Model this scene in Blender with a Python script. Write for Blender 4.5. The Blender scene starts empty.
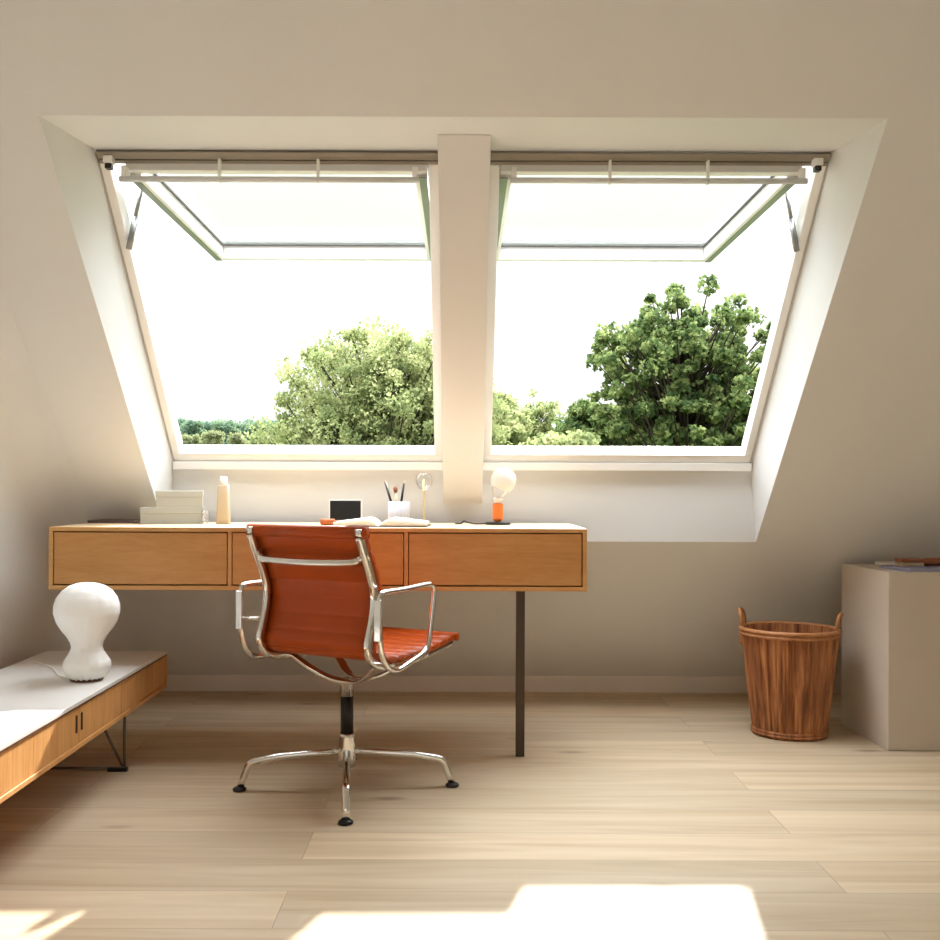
import bpy, bmesh, math, random
import numpy as np
from mathutils import Vector, Matrix

random.seed(7)
rng = np.random.default_rng(7)
S = bpy.context.scene
COL = S.collection
PI = math.pi

# ------------------------------------------------------------------ view
S.view_settings.view_transform = 'Standard'
S.view_settings.look = 'None'
S.view_settings.gamma = 1.0
S.view_settings.exposure = 0.22
S.view_settings.use_curve_mapping = False

F = 1008.0
EYE = 0.865

# ------------------------------------------------------------------ helpers
def lin(c):
    out = []
    for v in c:
        v = v / 255.0
        out.append(v / 12.92 if v <= 0.04045 else ((v + 0.055) / 1.055) ** 2.4)
    return (out[0], out[1], out[2], 1.0)

def new_mat(name):
    m = bpy.data.materials.new(name)
    m.use_nodes = True
    nt = m.node_tree
    bs = nt.nodes['Principled BSDF']
    return m, nt, bs

def plain(name, rgb, rough=0.6, metal=0.0, vary=0.04, scale=8.0, bump=0.0, bscale=60.0, spec=0.5):
    """procedural painted / plastic / metal surface with a faint variation"""
    m, nt, bs = new_mat(name)
    N, L = nt.nodes, nt.links
    tc = N.new('ShaderNodeTexCoord')
    nz = N.new('ShaderNodeTexNoise'); nz.inputs['Scale'].default_value = scale; nz.inputs['Detail'].default_value = 3
    L.new(tc.outputs['Object'], nz.inputs['Vector'])
    c = lin(rgb)
    r = N.new('ShaderNodeValToRGB')
    r.color_ramp.elements[0].position = 0.3; r.color_ramp.elements[1].position = 0.7
    r.color_ramp.elements[0].color = tuple(v * (1 - vary) for v in c[:3]) + (1,)
    r.color_ramp.elements[1].color = tuple(min(1, v * (1 + vary)) for v in c[:3]) + (1,)
    L.new(nz.outputs['Fac'], r.inputs['Fac'])
    L.new(r.outputs['Color'], bs.inputs['Base Color'])
    bs.inputs['Roughness'].default_value = rough
    bs.inputs['Metallic'].default_value = metal
    bs.inputs['Specular IOR Level'].default_value = spec
    if bump > 0:
        n2 = N.new('ShaderNodeTexNoise'); n2.inputs['Scale'].default_value = bscale; n2.inputs['Detail'].default_value = 4
        L.new(tc.outputs['Object'], n2.inputs['Vector'])
        b = N.new('ShaderNodeBump'); b.inputs['Strength'].default_value = bump; b.inputs['Distance'].default_value = 0.002
        L.new(n2.outputs['Fac'], b.inputs['Height']); L.new(b.outputs['Normal'], bs.inputs['Normal'])
    return m

def wood(name, dark, light, stretch=(1, 14, 14), rough=0.45, scale=3.0, bump=0.05):
    """grain runs along the axis whose stretch is smallest"""
    m, nt, bs = new_mat(name)
    N, L = nt.nodes, nt.links
    tc = N.new('ShaderNodeTexCoord'); mp = N.new('ShaderNodeMapping')
    mp.inputs['Scale'].default_value = stretch
    L.new(tc.outputs['Object'], mp.inputs['Vector'])
    n1 = N.new('ShaderNodeTexNoise'); n1.inputs['Scale'].default_value = scale; n1.inputs['Detail'].default_value = 6; n1.inputs['Distortion'].default_value = 0.6
    n2 = N.new('ShaderNodeTexNoise'); n2.inputs['Scale'].default_value = scale * 6; n2.inputs['Detail'].default_value = 4
    L.new(mp.outputs['Vector'], n1.inputs['Vector']); L.new(mp.outputs['Vector'], n2.inputs['Vector'])
    mx = N.new('ShaderNodeMix'); mx.data_type = 'FLOAT'; mx.inputs[0].default_value = 0.35
    L.new(n1.outputs['Fac'], mx.inputs[2]); L.new(n2.outputs['Fac'], mx.inputs[3])
    r = N.new('ShaderNodeValToRGB')
    r.color_ramp.elements[0].position = 0.35; r.color_ramp.elements[1].position = 0.65
    r.color_ramp.elements[0].color = lin(dark); r.color_ramp.elements[1].color = lin(light)
    L.new(mx.outputs[0], r.inputs['Fac']); L.new(r.outputs['Color'], bs.inputs['Base Color'])
    bs.inputs['Roughness'].default_value = rough
    b = N.new('ShaderNodeBump'); b.inputs['Strength'].default_value = bump; b.inputs['Distance'].default_value = 0.002
    L.new(mx.outputs[0], b.inputs['Height']); L.new(b.outputs['Normal'], bs.inputs['Normal'])
    return m

def pane_glass(name, tint=(1, 1, 1, 1), refl=0.07):
    m = bpy.data.materials.new(name); m.use_nodes = True
    nt = m.node_tree; N, L = nt.nodes, nt.links
    N.remove(N['Principled BSDF'])
    out = N['Material Output']
    t = N.new('ShaderNodeBsdfTransparent'); t.inputs['Color'].default_value = tint
    g = N.new('ShaderNodeBsdfGlossy'); g.inputs['Roughness'].default_value = 0.02
    lw = N.new('ShaderNodeLayerWeight'); lw.inputs['Blend'].default_value = 0.25
    mt = N.new('ShaderNodeMath'); mt.operation = 'MULTIPLY_ADD'; mt.inputs[1].default_value = 0.35; mt.inputs[2].default_value = refl
    L.new(lw.outputs['Fresnel'], mt.inputs[0])
    mx = N.new('ShaderNodeMixShader')
    L.new(mt.outputs[0], mx.inputs[0]); L.new(t.outputs[0], mx.inputs[1]); L.new(g.outputs[0], mx.inputs[2])
    L.new(mx.outputs[0], out.inputs['Surface'])
    return m

class MB:
    """collects shapes for ONE mesh object"""
    def __init__(self):
        self.v = []; self.f = []; self.smooth = []
    def add(self, verts, faces, smooth=False):
        o = len(self.v)
        self.v += [tuple(p) for p in verts]
        for f in faces:
            self.f.append(tuple(i + o for i in f)); self.smooth.append(smooth)
        return self
    def hexa(self, p):
        # p: 8 corners, bottom 0-3 ccw from above, top 4-7
        return self.add(p, [(3, 2, 1, 0), (4, 5, 6, 7), (0, 1, 5, 4), (1, 2, 6, 5), (2, 3, 7, 6), (3, 0, 4, 7)])
    def box(self, x0, x1, y0, y1, z0, z1):
        return self.hexa([(x0, y0, z0), (x1, y0, z0), (x1, y1, z0), (x0, y1, z0),
                          (x0, y0, z1), (x1, y0, z1), (x1, y1, z1), (x0, y1, z1)])
    def quad(self, a, b, c, d):
        return self.add([a, b, c, d], [(0, 1, 2, 3)])
    def lathe(self, prof, n=32, c=(0, 0, 0), mod=None, axis=None, cap=True):
        """prof: list of (r, z); axis: rotation Matrix 3x3"""
        vs = []
        for k, (r, z) in enumerate(prof):
            for i in range(n):
                a = 2 * PI * i / n
                rr = r * (mod(a, z) if mod else 1.0)
                p = Vector((rr * math.cos(a), rr * math.sin(a), z))
                if axis is not None: p = axis @ p
                vs.append(p + Vector(c))
        fs = []
        for k in range(len(prof) - 1):
            for i in range(n):
                j = (i + 1) % n
                fs.append((k * n + i, k * n + j, (k + 1) * n + j, (k + 1) * n + i))
        if cap:
            fs.append(tuple(range(n))[::-1]); fs.append(tuple((len(prof) - 1) * n + i for i in range(n)))
        return self.add(vs, fs, True)
    def sweep(self, pts, section, up=(0, 0, 1), closed=False, cap=True, smooth=True, scales=None):
        """section: list of (a,b) in (side, up) frame"""
        pts = [Vector(p) for p in pts]; n = len(pts); m = len(section)
        up = Vector(up); vs = []; prev = None
        for i, p in enumerate(pts):
            if closed: t = pts[(i + 1) % n] - pts[i - 1]
            elif i == 0: t = pts[1] - pts[0]
            elif i == n - 1: t = pts[-1] - pts[-2]
            else: t = (pts[i + 1] - p).normalized() + (p - pts[i - 1]).normalized()
            t.normalize()
            if prev is None:
                u = up - t * up.dot(t)
                if u.length < 1e-4: u = Vector((1, 0, 0)) - t * t.x
            else:
                u = prev - t * prev.dot(t)
            u.normalize(); prev = u
            s = t.cross(u)
            k = scales[i] if scales else 1.0
            for a, b in section: vs.append(p + s * a * k + u * b * k)
        fs = []
        rngi = n if closed else n - 1
        for i in range(rngi):
            i2 = (i + 1) % n
            for j in range(m):
                j2 = (j + 1) % m
                fs.append((i * m + j, i * m + j2, i2 * m + j2, i2 * m + j))
        if cap and not closed:
            fs.append(tuple(range(m))[::-1]); fs.append(tuple((n - 1) * m + j for j in range(m)))
        return self.add(vs, fs, smooth)
    def tube(self, pts, r, n=12, closed=False, **k):
        sec = [(r * math.cos(2 * PI * i / n), r * math.sin(2 * PI * i / n)) for i in range(n)]
        return self.sweep(pts, sec, closed=closed, **k)
    def bar(self, pts, w, h, **k):
        return self.sweep(pts, rrect(w, h, min(w, h) * 0.35), **k)
    def cone(self, a, b, ra, rb, n=12):
        return self.sweep([a, b], [(math.cos(2 * PI * i / n), math.sin(2 * PI * i / n)) for i in range(n)], scales=[ra, rb])
    def build(self, name, mat, parent=None, bevel=0.0, seg=2, subsurf=0, weld=False, origin=None):
        me = bpy.data.meshes.new(name)
        me.from_pydata(self.v, [], self.f)
        me.polygons.foreach_set('use_smooth', self.smooth)
        me.update()
        bm = bmesh.new(); bm.from_mesh(me)
        if weld: bmesh.ops.remove_doubles(bm, verts=bm.verts, dist=1e-5)
        bmesh.ops.recalc_face_normals(bm, faces=bm.faces)
        bm.to_mesh(me); bm.free()
        if origin is not None: me.transform(Matrix.Translation(-Vector(origin)))
        o = bpy.data.objects.new(name, me); COL.objects.link(o)
        if origin is not None: o.location = origin
        me.materials.append(mat)
        if bevel > 0:
            b = o.modifiers.new('bevel', 'BEVEL'); b.width = bevel; b.segments = seg; b.limit_method = 'ANGLE'; b.angle_limit = 0.7
            b.harden_normals = False
        if subsurf:
            s = o.modifiers.new('sub', 'SUBSURF'); s.levels = subsurf; s.render_levels = subsurf
        if parent is not None: o.parent = parent
        return o

def rrect(w, h, r, n=3):
    pts = []
    for cx, cy, a0 in ((w/2-r, h/2-r, 0), (-w/2+r, h/2-r, PI/2), (-w/2+r, -h/2+r, PI), (w/2-r, -h/2+r, 1.5*PI)):
        for i in range(n + 1):
            a = a0 + PI / 2 * i / n
            pts.append((cx + r * math.cos(a), cy + r * math.sin(a)))
    return pts

def smooth_path(pts, k=6, closed=False):
    P = [Vector(p) for p in pts]; n = len(P); out = []
    segs = n if closed else n - 1
    for i in range(segs):
        if closed: a, b, c, d = P[i - 1], P[i], P[(i + 1) % n], P[(i + 2) % n]
        else: a, b, c, d = P[max(i - 1, 0)], P[i], P[i + 1], P[min(i + 2, n - 1)]
        for j in range(k):
            t = j / k
            out.append(0.5 * ((2 * b) + (c - a) * t + (2 * a - 5 * b + 4 * c - d) * t * t + (-a + 3 * b - 3 * c + d) * t ** 3))
    if not closed: out.append(P[-1])
    return out

def thing(name, label, cat, loc=(0, 0, 0), rotz=0.0, group=None):
    o = bpy.data.objects.new(name, None); COL.objects.link(o)
    o.location = loc; o.rotation_euler = (0, 0, rotz); o.empty_display_size = 0.1
    o['label'] = label; o['category'] = cat
    if group: o['group'] = group
    return o
def tag(o, label, cat, group=None, kind=None):
    o['label'] = label; o['category'] = cat
    if group: o['group'] = group
    if kind: o['kind'] = kind
    return o
def structure(o, label=None):
    o['kind'] = 'structure'
    if label: o['label'] = label
    return o

# ------------------------------------------------------------------ materials
M = {}
M['wall'] = plain('wall_paint', (231, 231, 229), 0.9, vary=0.012, scale=2.5, bump=0.06, bscale=220, spec=0.2)
M['ceiling'] = plain('ceiling_paint', (234, 232, 228), 0.9, vary=0.01, scale=2.0, spec=0.2)
M['lining'] = plain('window_lining_paint', (222, 223, 223), 0.6, vary=0.01, scale=3, spec=0.3)
M['white'] = plain('white_lacquer', (240, 238, 234), 0.35, vary=0.01)
M['base'] = plain('baseboard_paint', (230, 223, 214), 0.6, vary=0.01)
M['roof'] = plain('slate_roof', (70, 68, 68), 0.8, vary=0.15, scale=6, bump=0.4, bscale=20)
M['sash'] = plain('sash_paint', (226, 224, 220), 0.45, vary=0.01)
M['greyrail'] = plain('taupe_aluminium', (150, 141, 126), 0.45, metal=0.2, vary=0.03)
M['seam'] = plain('grey_seal', (186, 182, 174), 0.6)
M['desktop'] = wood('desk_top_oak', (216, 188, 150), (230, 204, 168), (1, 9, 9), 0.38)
M['gasket'] = plain('gasket_rubber', (70, 68, 66), 0.6)
M['clad'] = plain('grey_cladding', (120, 120, 118), 0.4, metal=0.5)
M['steel'] = plain('strut_steel', (150, 150, 148), 0.3, metal=0.8)
M['black'] = plain('black_plastic', (22, 21, 21), 0.4)
M['chrome'] = plain('polished_aluminium', (226, 224, 220), 0.12, metal=1.0, vary=0.02)
M['leather'] = plain('cognac_leather', (170, 70, 14), 0.36, vary=0.10, scale=9, bump=0.15, bscale=150, spec=0.3)
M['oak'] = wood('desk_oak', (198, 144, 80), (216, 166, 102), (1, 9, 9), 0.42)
M['oak_front'] = wood('drawer_oak', (190, 134, 70), (208, 154, 90), (1.2, 9, 9), 0.42)
M['oak_side'] = wood('sideboard_oak', (198, 140, 80), (220, 166, 104), (9, 9, 1), 0.45)
M['laminate'] = plain('white_laminate', (228, 224, 220), 0.35, vary=0.01)
M['slot'] = plain('dark_recess', (52, 32, 20), 0.7)
M['legbrown'] = plain('bronze_leg', (72, 58, 46), 0.4, metal=0.5)
M['wire'] = plain('wire_steel', (120, 112, 104), 0.3, metal=0.8)
M['cocoon'] = None
M['rimbrown'] = plain('brown_lamp_ring', (96, 56, 36), 0.5)
M['cab'] = plain('greige_lacquer', (204, 192, 178), 0.6, vary=0.015)
M['paper'] = plain('paper_white', (236, 232, 226), 0.8)
M['bluepaper'] = plain('lavender_paper', (150, 150, 176), 0.7)
M['greybox'] = plain('grey_green_card', (176, 177, 170), 0.8, vary=0.02)
M['beige'] = plain('beige_card', (192, 174, 148), 0.7)
M['pane'] = pane_glass('window_pane')
M['clear'] = pane_glass('clear_glass', (0.97, 0.97, 0.97, 1), 0.03)
M['orange'] = plain('orange_metal', (236, 122, 48), 0.35)
M['screen'] = plain('dark_screen', (34, 36, 36), 0.6, spec=.2)
M['brass'] = plain('pale_brass', (206, 190, 150), 0.35, metal=0.3)
M['cup'] = plain('lavender_cup', (206, 204, 212), 0.4)
M['brownobj'] = plain('brown_leather_case', (142, 84, 52), 0.5)
M['orangeobj'] = wood('orange_wood', (168, 84, 32), (206, 112, 50), (2, 9, 9), 0.45)
M['darkbook_shade'] = plain('plum_cover_and_shade', (92, 74, 72), 0.6)  # book cover colour, also on the painted shade strip

def cocoon():
    m, nt, bs = new_mat('white_cocoon_resin')
    N, L = nt.nodes, nt.links
    bs.inputs['Base Color'].default_value = lin((250, 250, 248))
    bs.inputs['Roughness'].default_value = 0.55
    bs.inputs['Subsurface Weight'].default_value = 0.35
    bs.inputs['Subsurface Radius'].default_value = (0.03, 0.028, 0.025)
    tc = N.new('ShaderNodeTexCoord'); mp = N.new('ShaderNodeMapping'); mp.inputs['Scale'].default_value = (40, 40, 6)
    n = N.new('ShaderNodeTexNoise'); n.inputs['Scale'].default_value = 1.2
    L.new(tc.outputs['Object'], mp.inputs[0]); L.new(mp.outputs[0], n.inputs['Vector'])
    b = N.new('ShaderNodeBump'); b.inputs['Strength'].default_value = 0.5; b.inputs['Distance'].default_value = 0.004
    L.new(n.outputs['Fac'], b.inputs['Height']); L.new(b.outputs['Normal'], bs.inputs['Normal'])
    return m
M['cocoon'] = cocoon()

def frosted():
    m, nt, bs = new_mat('frosted_bulb_glass')
    bs.inputs['Base Color'].default_value = lin((246, 244, 240))
    bs.inputs['Roughness'].default_value = 0.3
    bs.inputs['Transmission Weight'].default_value = 0.35
    return m
M['frosted'] = frosted()

def floor_mat():
    m, nt, bs = new_mat('oak_plank_floor')
    N, L = nt.nodes, nt.links
    tc = N.new('ShaderNodeTexCoord'); mp = N.new('ShaderNodeMapping')
    mp.inputs['Location'].default_value = (0.37, 0.06, 0)
    L.new(tc.outputs['Object'], mp.inputs[0])
    br = N.new('ShaderNodeTexBrick')
    br.offset = 0.37; br.offset_frequency = 2; br.squash = 1.0
    br.inputs['Color1'].default_value = (0, 0, 0, 1); br.inputs['Color2'].default_value = (1, 1, 1, 1)
    br.inputs['Mortar'].default_value = (0.5, 0.5, 0.5, 1)
    br.inputs['Scale'].default_value = 1.0
    br.inputs['Mortar Size'].default_value = 0.0012; br.inputs['Mortar Smooth'].default_value = 0.2
    br.inputs['Brick Width'].default_value = 1.9; br.inputs['Row Height'].default_value = 0.185
    L.new(mp.outputs[0], br.inputs['Vector'])
    # per plank random value -> shifts the grain
    cb = N.new('ShaderNodeCombineXYZ')
    ml = N.new('ShaderNodeMath'); ml.operation = 'MULTIPLY'; ml.inputs[1].default_value = 11.8
    L.new(br.outputs['Color'], ml.inputs[0]); L.new(ml.outputs[0], cb.inputs[0]); L.new(ml.outputs[0], cb.inputs[2])
    ad = N.new('ShaderNodeVectorMath'); ad.operation = 'ADD'
    L.new(tc.outputs['Object'], ad.inputs[0]); L.new(cb.outputs[0], ad.inputs[1])
    m2 = N.new('ShaderNodeMapping'); m2.inputs['Scale'].default_value = (0.8, 11, 1)
    L.new(ad.outputs[0], m2.inputs[0])
    g1 = N.new('ShaderNodeTexNoise'); g1.inputs['Scale'].default_value = 1.6; g1.inputs['Detail'].default_value = 8; g1.inputs['Distortion'].default_value = 0.9
    L.new(m2.outputs[0], g1.inputs['Vector'])
    r = N.new('ShaderNodeValToRGB')
    e = r.color_ramp.elements
    e[0].position = 0.30; e[0].color = lin((200, 175, 142)); e[1].position = 0.72; e[1].color = lin((224, 205, 177))
    mid = e.new(0.5); mid.color = lin((213, 192, 161))
    L.new(g1.outputs['Fac'], r.inputs['Fac'])
    # plank tone
    tn = N.new('ShaderNodeMapRange'); tn.inputs['To Min'].default_value = 0.84; tn.inputs['To Max'].default_value = 1.03
    L.new(br.outputs['Color'], tn.inputs['Value'])
    vm = N.new('ShaderNodeVectorMath'); vm.operation = 'SCALE'
    L.new(r.outputs['Color'], vm.inputs[0]); L.new(tn.outputs[0], vm.inputs['Scale'])
    # knots
    m3 = N.new('ShaderNodeMapping'); m3.inputs['Scale'].default_value = (1.5, 4.2, 1)
    L.new(ad.outputs[0], m3.inputs[0])
    vo = N.new('ShaderNodeTexVoronoi'); vo.inputs['Scale'].default_value = 1.15
    L.new(m3.outputs[0], vo.inputs['Vector'])
    kr = N.new('ShaderNodeMapRange'); kr.inputs['From Min'].default_value = 0.03; kr.inputs['From Max'].default_value = 0.11
    kr.inputs['To Min'].default_value = 0.62; kr.inputs['To Max'].default_value = 0.0
    L.new(vo.outputs['Distance'], kr.inputs['Value'])
    mk = N.new('ShaderNodeMix'); mk.data_type = 'RGBA'
    L.new(kr.outputs[0], mk.inputs[0]); L.new(vm.outputs[0], mk.inputs[6]); mk.inputs[7].default_value = lin((120, 94, 70))
    # seams
    ms = N.new('ShaderNodeMix'); ms.data_type = 'RGBA'
    sf = N.new('ShaderNodeMath'); sf.operation = 'MULTIPLY'; sf.inputs[1].default_value = 0.45
    L.new(br.outputs['Fac'], sf.inputs[0])
    L.new(sf.outputs[0], ms.inputs[0]); L.new(mk.outputs[2], ms.inputs[6]); ms.inputs[7].default_value = lin((110, 84, 60))
    L.new(ms.outputs[2], bs.inputs['Base Color'])
    bs.inputs['Roughness'].default_value = 0.5
    bs.inputs['Specular IOR Level'].default_value = 0.35
    b = N.new('ShaderNodeBump'); b.inputs['Strength'].default_value = 0.06; b.inputs['Distance'].default_value = 0.002
    L.new(g1.outputs['Fac'], b.inputs['Height']); L.new(b.outputs['Normal'], bs.inputs['Normal'])
    return m
M['floor'] = floor_mat()

def leaf_mat(name, c1, c2, c3, scale=1.2):
    m = bpy.data.materials.new(name); m.use_nodes = True
    nt = m.node_tree; N, L = nt.nodes, nt.links
    N.remove(N['Principled BSDF']); out = N['Material Output']
    tc = N.new('ShaderNodeTexCoord'); nz = N.new('ShaderNodeTexNoise'); nz.inputs['Scale'].default_value = scale; nz.inputs['Detail'].default_value = 5
    L.new(tc.outputs['Object'], nz.inputs['Vector'])
    r = N.new('ShaderNodeValToRGB'); e = r.color_ramp.elements
    e[0].position = 0.32; e[0].color = lin(c1); e[1].position = 0.68; e[1].color = lin(c3)
    k = e.new(0.5); k.color = lin(c2)
    L.new(nz.outputs['Fac'], r.inputs['Fac'])
    d = N.new('ShaderNodeBsdfDiffuse'); t = N.new('ShaderNodeBsdfTranslucent')
    L.new(r.outputs['Color'], d.inputs['Color']); L.new(r.outputs['Color'], t.inputs['Color'])
    mx = N.new('ShaderNodeMixShader'); mx.inputs[0].default_value = 0.45
    L.new(d.outputs[0], mx.inputs[1]); L.new(t.outputs[0], mx.inputs[2]); L.new(mx.outputs[0], out.inputs['Surface'])
    return m

# ------------------------------------------------------------------ room shell
XL, XR, YB, ZC = -1.455, 2.45, -2.6, 2.46        # left wall, right wall, wall behind the camera, ceiling
SUM = 4.34                                       # slope plane: y + z = SUM
NT, NB = (2.54, 1.80), (3.668, 0.672)            # niche mouth top / bottom edge  (y, z)
HX = 1.07                                        # half width of mouth
WT, WB = (2.84, 1.8145), (3.62, 0.958)           # window plane top / bottom
WX = 1.037
uy, uz = WT[0] - WB[0], WT[1] - WB[1]
WL = math.hypot(uy, uz); uy /= WL; uz /= WL      # up-slope unit
ny, nz_ = uz, -uy                                # outward unit
def W(x, u, n): return (x, WB[0] + uy * u + ny * n, WB[1] + uz * u + nz_ * n)

def wbox(mb, x0, x1, u0, u1, n0, n1):
    mb.hexa([W(x0, u0, n0), W(x1, u0, n0), W(x1, u0, n1), W(x0, u0, n1), W(x0, u1, n0), W(x1, u1, n0), W(x1, u1, n1), W(x0, u1, n1)])

fl = MB().box(XL - 0.1, XR + 0.1, YB - 0.1, SUM + 0.3, -0.08, 0.0)
structure(fl.build('floor', M['floor']))
ytop = SUM - ZC
w = MB()
# inner surface with the niche mouth left open
def SP(x, z): return (x, SUM - z, z)
w.quad(SP(XL - .05, -0.08), SP(XR + .05, -0.08), SP(XR + .05, NB[1]), SP(XL - .05, NB[1]))
w.quad(SP(XL - .05, NT[1]), SP(XR + .05, NT[1]), SP(XR + .05, ZC + .1), SP(XL - .05, ZC + .1))
w.quad(SP(XL - .05, NB[1]), SP(-HX, NB[1]), SP(-HX, NT[1]), SP(XL - .05, NT[1]))
w.quad(SP(HX, NB[1]), SP(XR + .05, NB[1]), SP(XR + .05, NT[1]), SP(HX, NT[1]))
structure(w.build('wall_back', M['wall']))
# outer roof skin
w = MB()
ND = 0.07
A0, A1 = W(-WX, 0, ND), W(-WX, WL, ND)
B0, B1 = W(WX, 0, ND), W(WX, WL, ND)
LB = W(0, -1.75, ND); LT = W(0, WL + 1.6, ND)
xl, xr = XL - .25, XR + .25
w.quad((xl, LB[1], LB[2]), (xr, LB[1], LB[2]), (xr, A0[1], A0[2]), (xl, A0[1], A0[2]))
w.quad((xl, A1[1], A1[2]), (xr, A1[1], A1[2]), (xr, LT[1], LT[2]), (xl, LT[1], LT[2]))
w.quad((xl, A0[1], A0[2]), A0, A1, (xl, A1[1], A1[2]))
w.quad(B0, (xr, B0[1], B0[2]), (xr, B1[1], B1[2]), B1)
structure(w.build('roof', M['roof']))
# plaster lining of the niche (top, sides, bottom panel)
l = MB()
ml, mr = (-HX, NT[0], NT[1]), (HX, NT[0], NT[1])
bl, br_ = (-HX, NB[0], NB[1]), (HX, NB[0], NB[1])
tl, tr = W(-WX, WL, 0), W(WX, WL, 0)
sl, sr = W(-WX, 0, 0), W(WX, 0, 0)
pl, pr = (-WX - .004, 3.640, 0.932), (WX + .004, 3.640, 0.932)
tl2, tr2, sl2, sr2 = A1, B1, A0, B0
l.quad(ml, mr, tr, tl); l.quad(tl, tr, tr2, tl2)
l.quad(bl, br_, pr, pl); l.quad(pl, pr, sr, sl); l.quad(sl, sr, sr2, sl2)
l.add([ml, tl, sl, pl, bl], [(0, 1, 2, 3, 4)]); l.quad(tl, tl2, sl2, sl)
l.add([mr, tr, sr, pr, br_], [(0, 1, 2, 3, 4)]); l.quad(tr, tr2, sr2, sr)
structure(l.build('trim_1', M['lining']), 'white plaster reveal around the two roof windows')
# sill strip under the windows
s_ = MB(); s_.hexa([(-WX, 3.612, 0.928), (WX, 3.612, 0.928), (WX, 3.645, 0.928), (-WX, 3.645, 0.928),
                    (-WX, 3.606, 0.957), (WX, 3.606, 0.957), (WX, 3.640, 0.957), (-WX, 3.640, 0.957)])
structure(s_.build('trim_2', M['white'], bevel=0.002), 'white strip under the roof windows')
# pillar between the windows
p = MB()
x0, x1 = -0.068, 0.074
f1, f0 = (2.684, 1.806), (3.662, 0.80)
g1, g0 = W(0, WL + 0.01, ND), W(0, -0.02, ND)
p.hexa([(x0, f0[0], f0[1]), (x1, f0[0], f0[1]), (x1, g0[1], g0[2]), (x0, g0[1], g0[2]),
        (x0, f1[0], f1[1]), (x1, f1[0], f1[1]), (x1, g1[1], g1[2]), (x0, g1[1], g1[2])])
structure(p.build('trim_3', M['wall'], bevel=0.002), 'plastered rafter pillar between the two roof windows')

# left wall with a rounded corner towards the slope
lw = MB()
lw.add([(XL, YB, -0.05), (XL, SUM + .1, -0.05), (XL, SUM + .1, 0), (XL, SUM, 0), (XL, ytop, ZC), (XL, ytop, ZC + .05), (XL, YB, ZC + .05)], [(0, 1, 2, 3, 4, 5, 6)])
lw.quad((XL - .12, YB, -.05), (XL - .12, SUM + .3, -.05), (XL - .12, SUM + .3, ZC + .2), (XL - .12, YB, ZC + .2))
R_ = 0.13
nin = Vector((0, -1, -1)).normalized(); ex = Vector((1, 0, 0))
vs = []; K = 8
for (yy, zz) in ((SUM, 0.0), (ytop, ZC)):
    c = Vector((XL, yy, zz)) + ex * R_ + nin * R_
    for i in range(K + 1):
        a = PI / 2 * i / K
        vs.append(c - ex * R_ * math.cos(a) - nin * R_ * math.sin(a) + nin * 0.0006 * (i > 0) )
lw.add(vs, [(i, i + 1, K + 2 + i, K + 1 + i) for i in range(K)], True)
structure(lw.build('wall_left', M['wall']))
rw = MB().box(XR, XR + .1, YB, SUM + .1, -.05, ZC + .1)
structure(rw.build('wall_right', M['wall']))
# wall behind the camera, with an unseen window opening added for fill light
fw = MB()
ox0, ox1, oz0, oz1 = -1.2, 1.3, 0.45, 2.2
fw.box(XL - .1, ox0, YB - .15, YB, 0, ZC); fw.box(ox1, XR + .1, YB - .15, YB, 0, ZC)
fw.box(ox0, ox1, YB - .15, YB, 0, oz0); fw.box(ox0, ox1, YB - .15, YB, oz1, ZC)
structure(fw.build('wall_front', M['wall']))
gw = MB(); 
for xa, xb, za, zb in ((ox0, ox1, oz0, oz0 + .06), (ox0, ox1, oz1 - .06, oz1), (ox0, ox0 + .06, oz0 + .06, oz1 - .06), (ox1 - .06, ox1, oz0 + .06, oz1 - .06), (.02, .08, oz0 + .06, oz1 - .06)):
    gw.box(xa, xb, YB - .11, YB - .05, za, zb)
w3 = structure(gw.build('window_3', M['white']))
gp = MB().box(ox0 + .06, ox1 - .06, YB - .085, YB - .079, oz0 + .06, oz1 - .06).build('pane', M['pane'], w3)
cl = MB().box(XL - .1, XR + .1, YB - .15, ytop + .06, ZC, ZC + .1)
structure(cl.build('ceiling', M['ceiling']))
bb = MB().box(XL, XR, SUM - 0.072, SUM - 0.058, 0, 0.07)
structure(bb.build('baseboard_back', M['base'], bevel=0.003))

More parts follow.
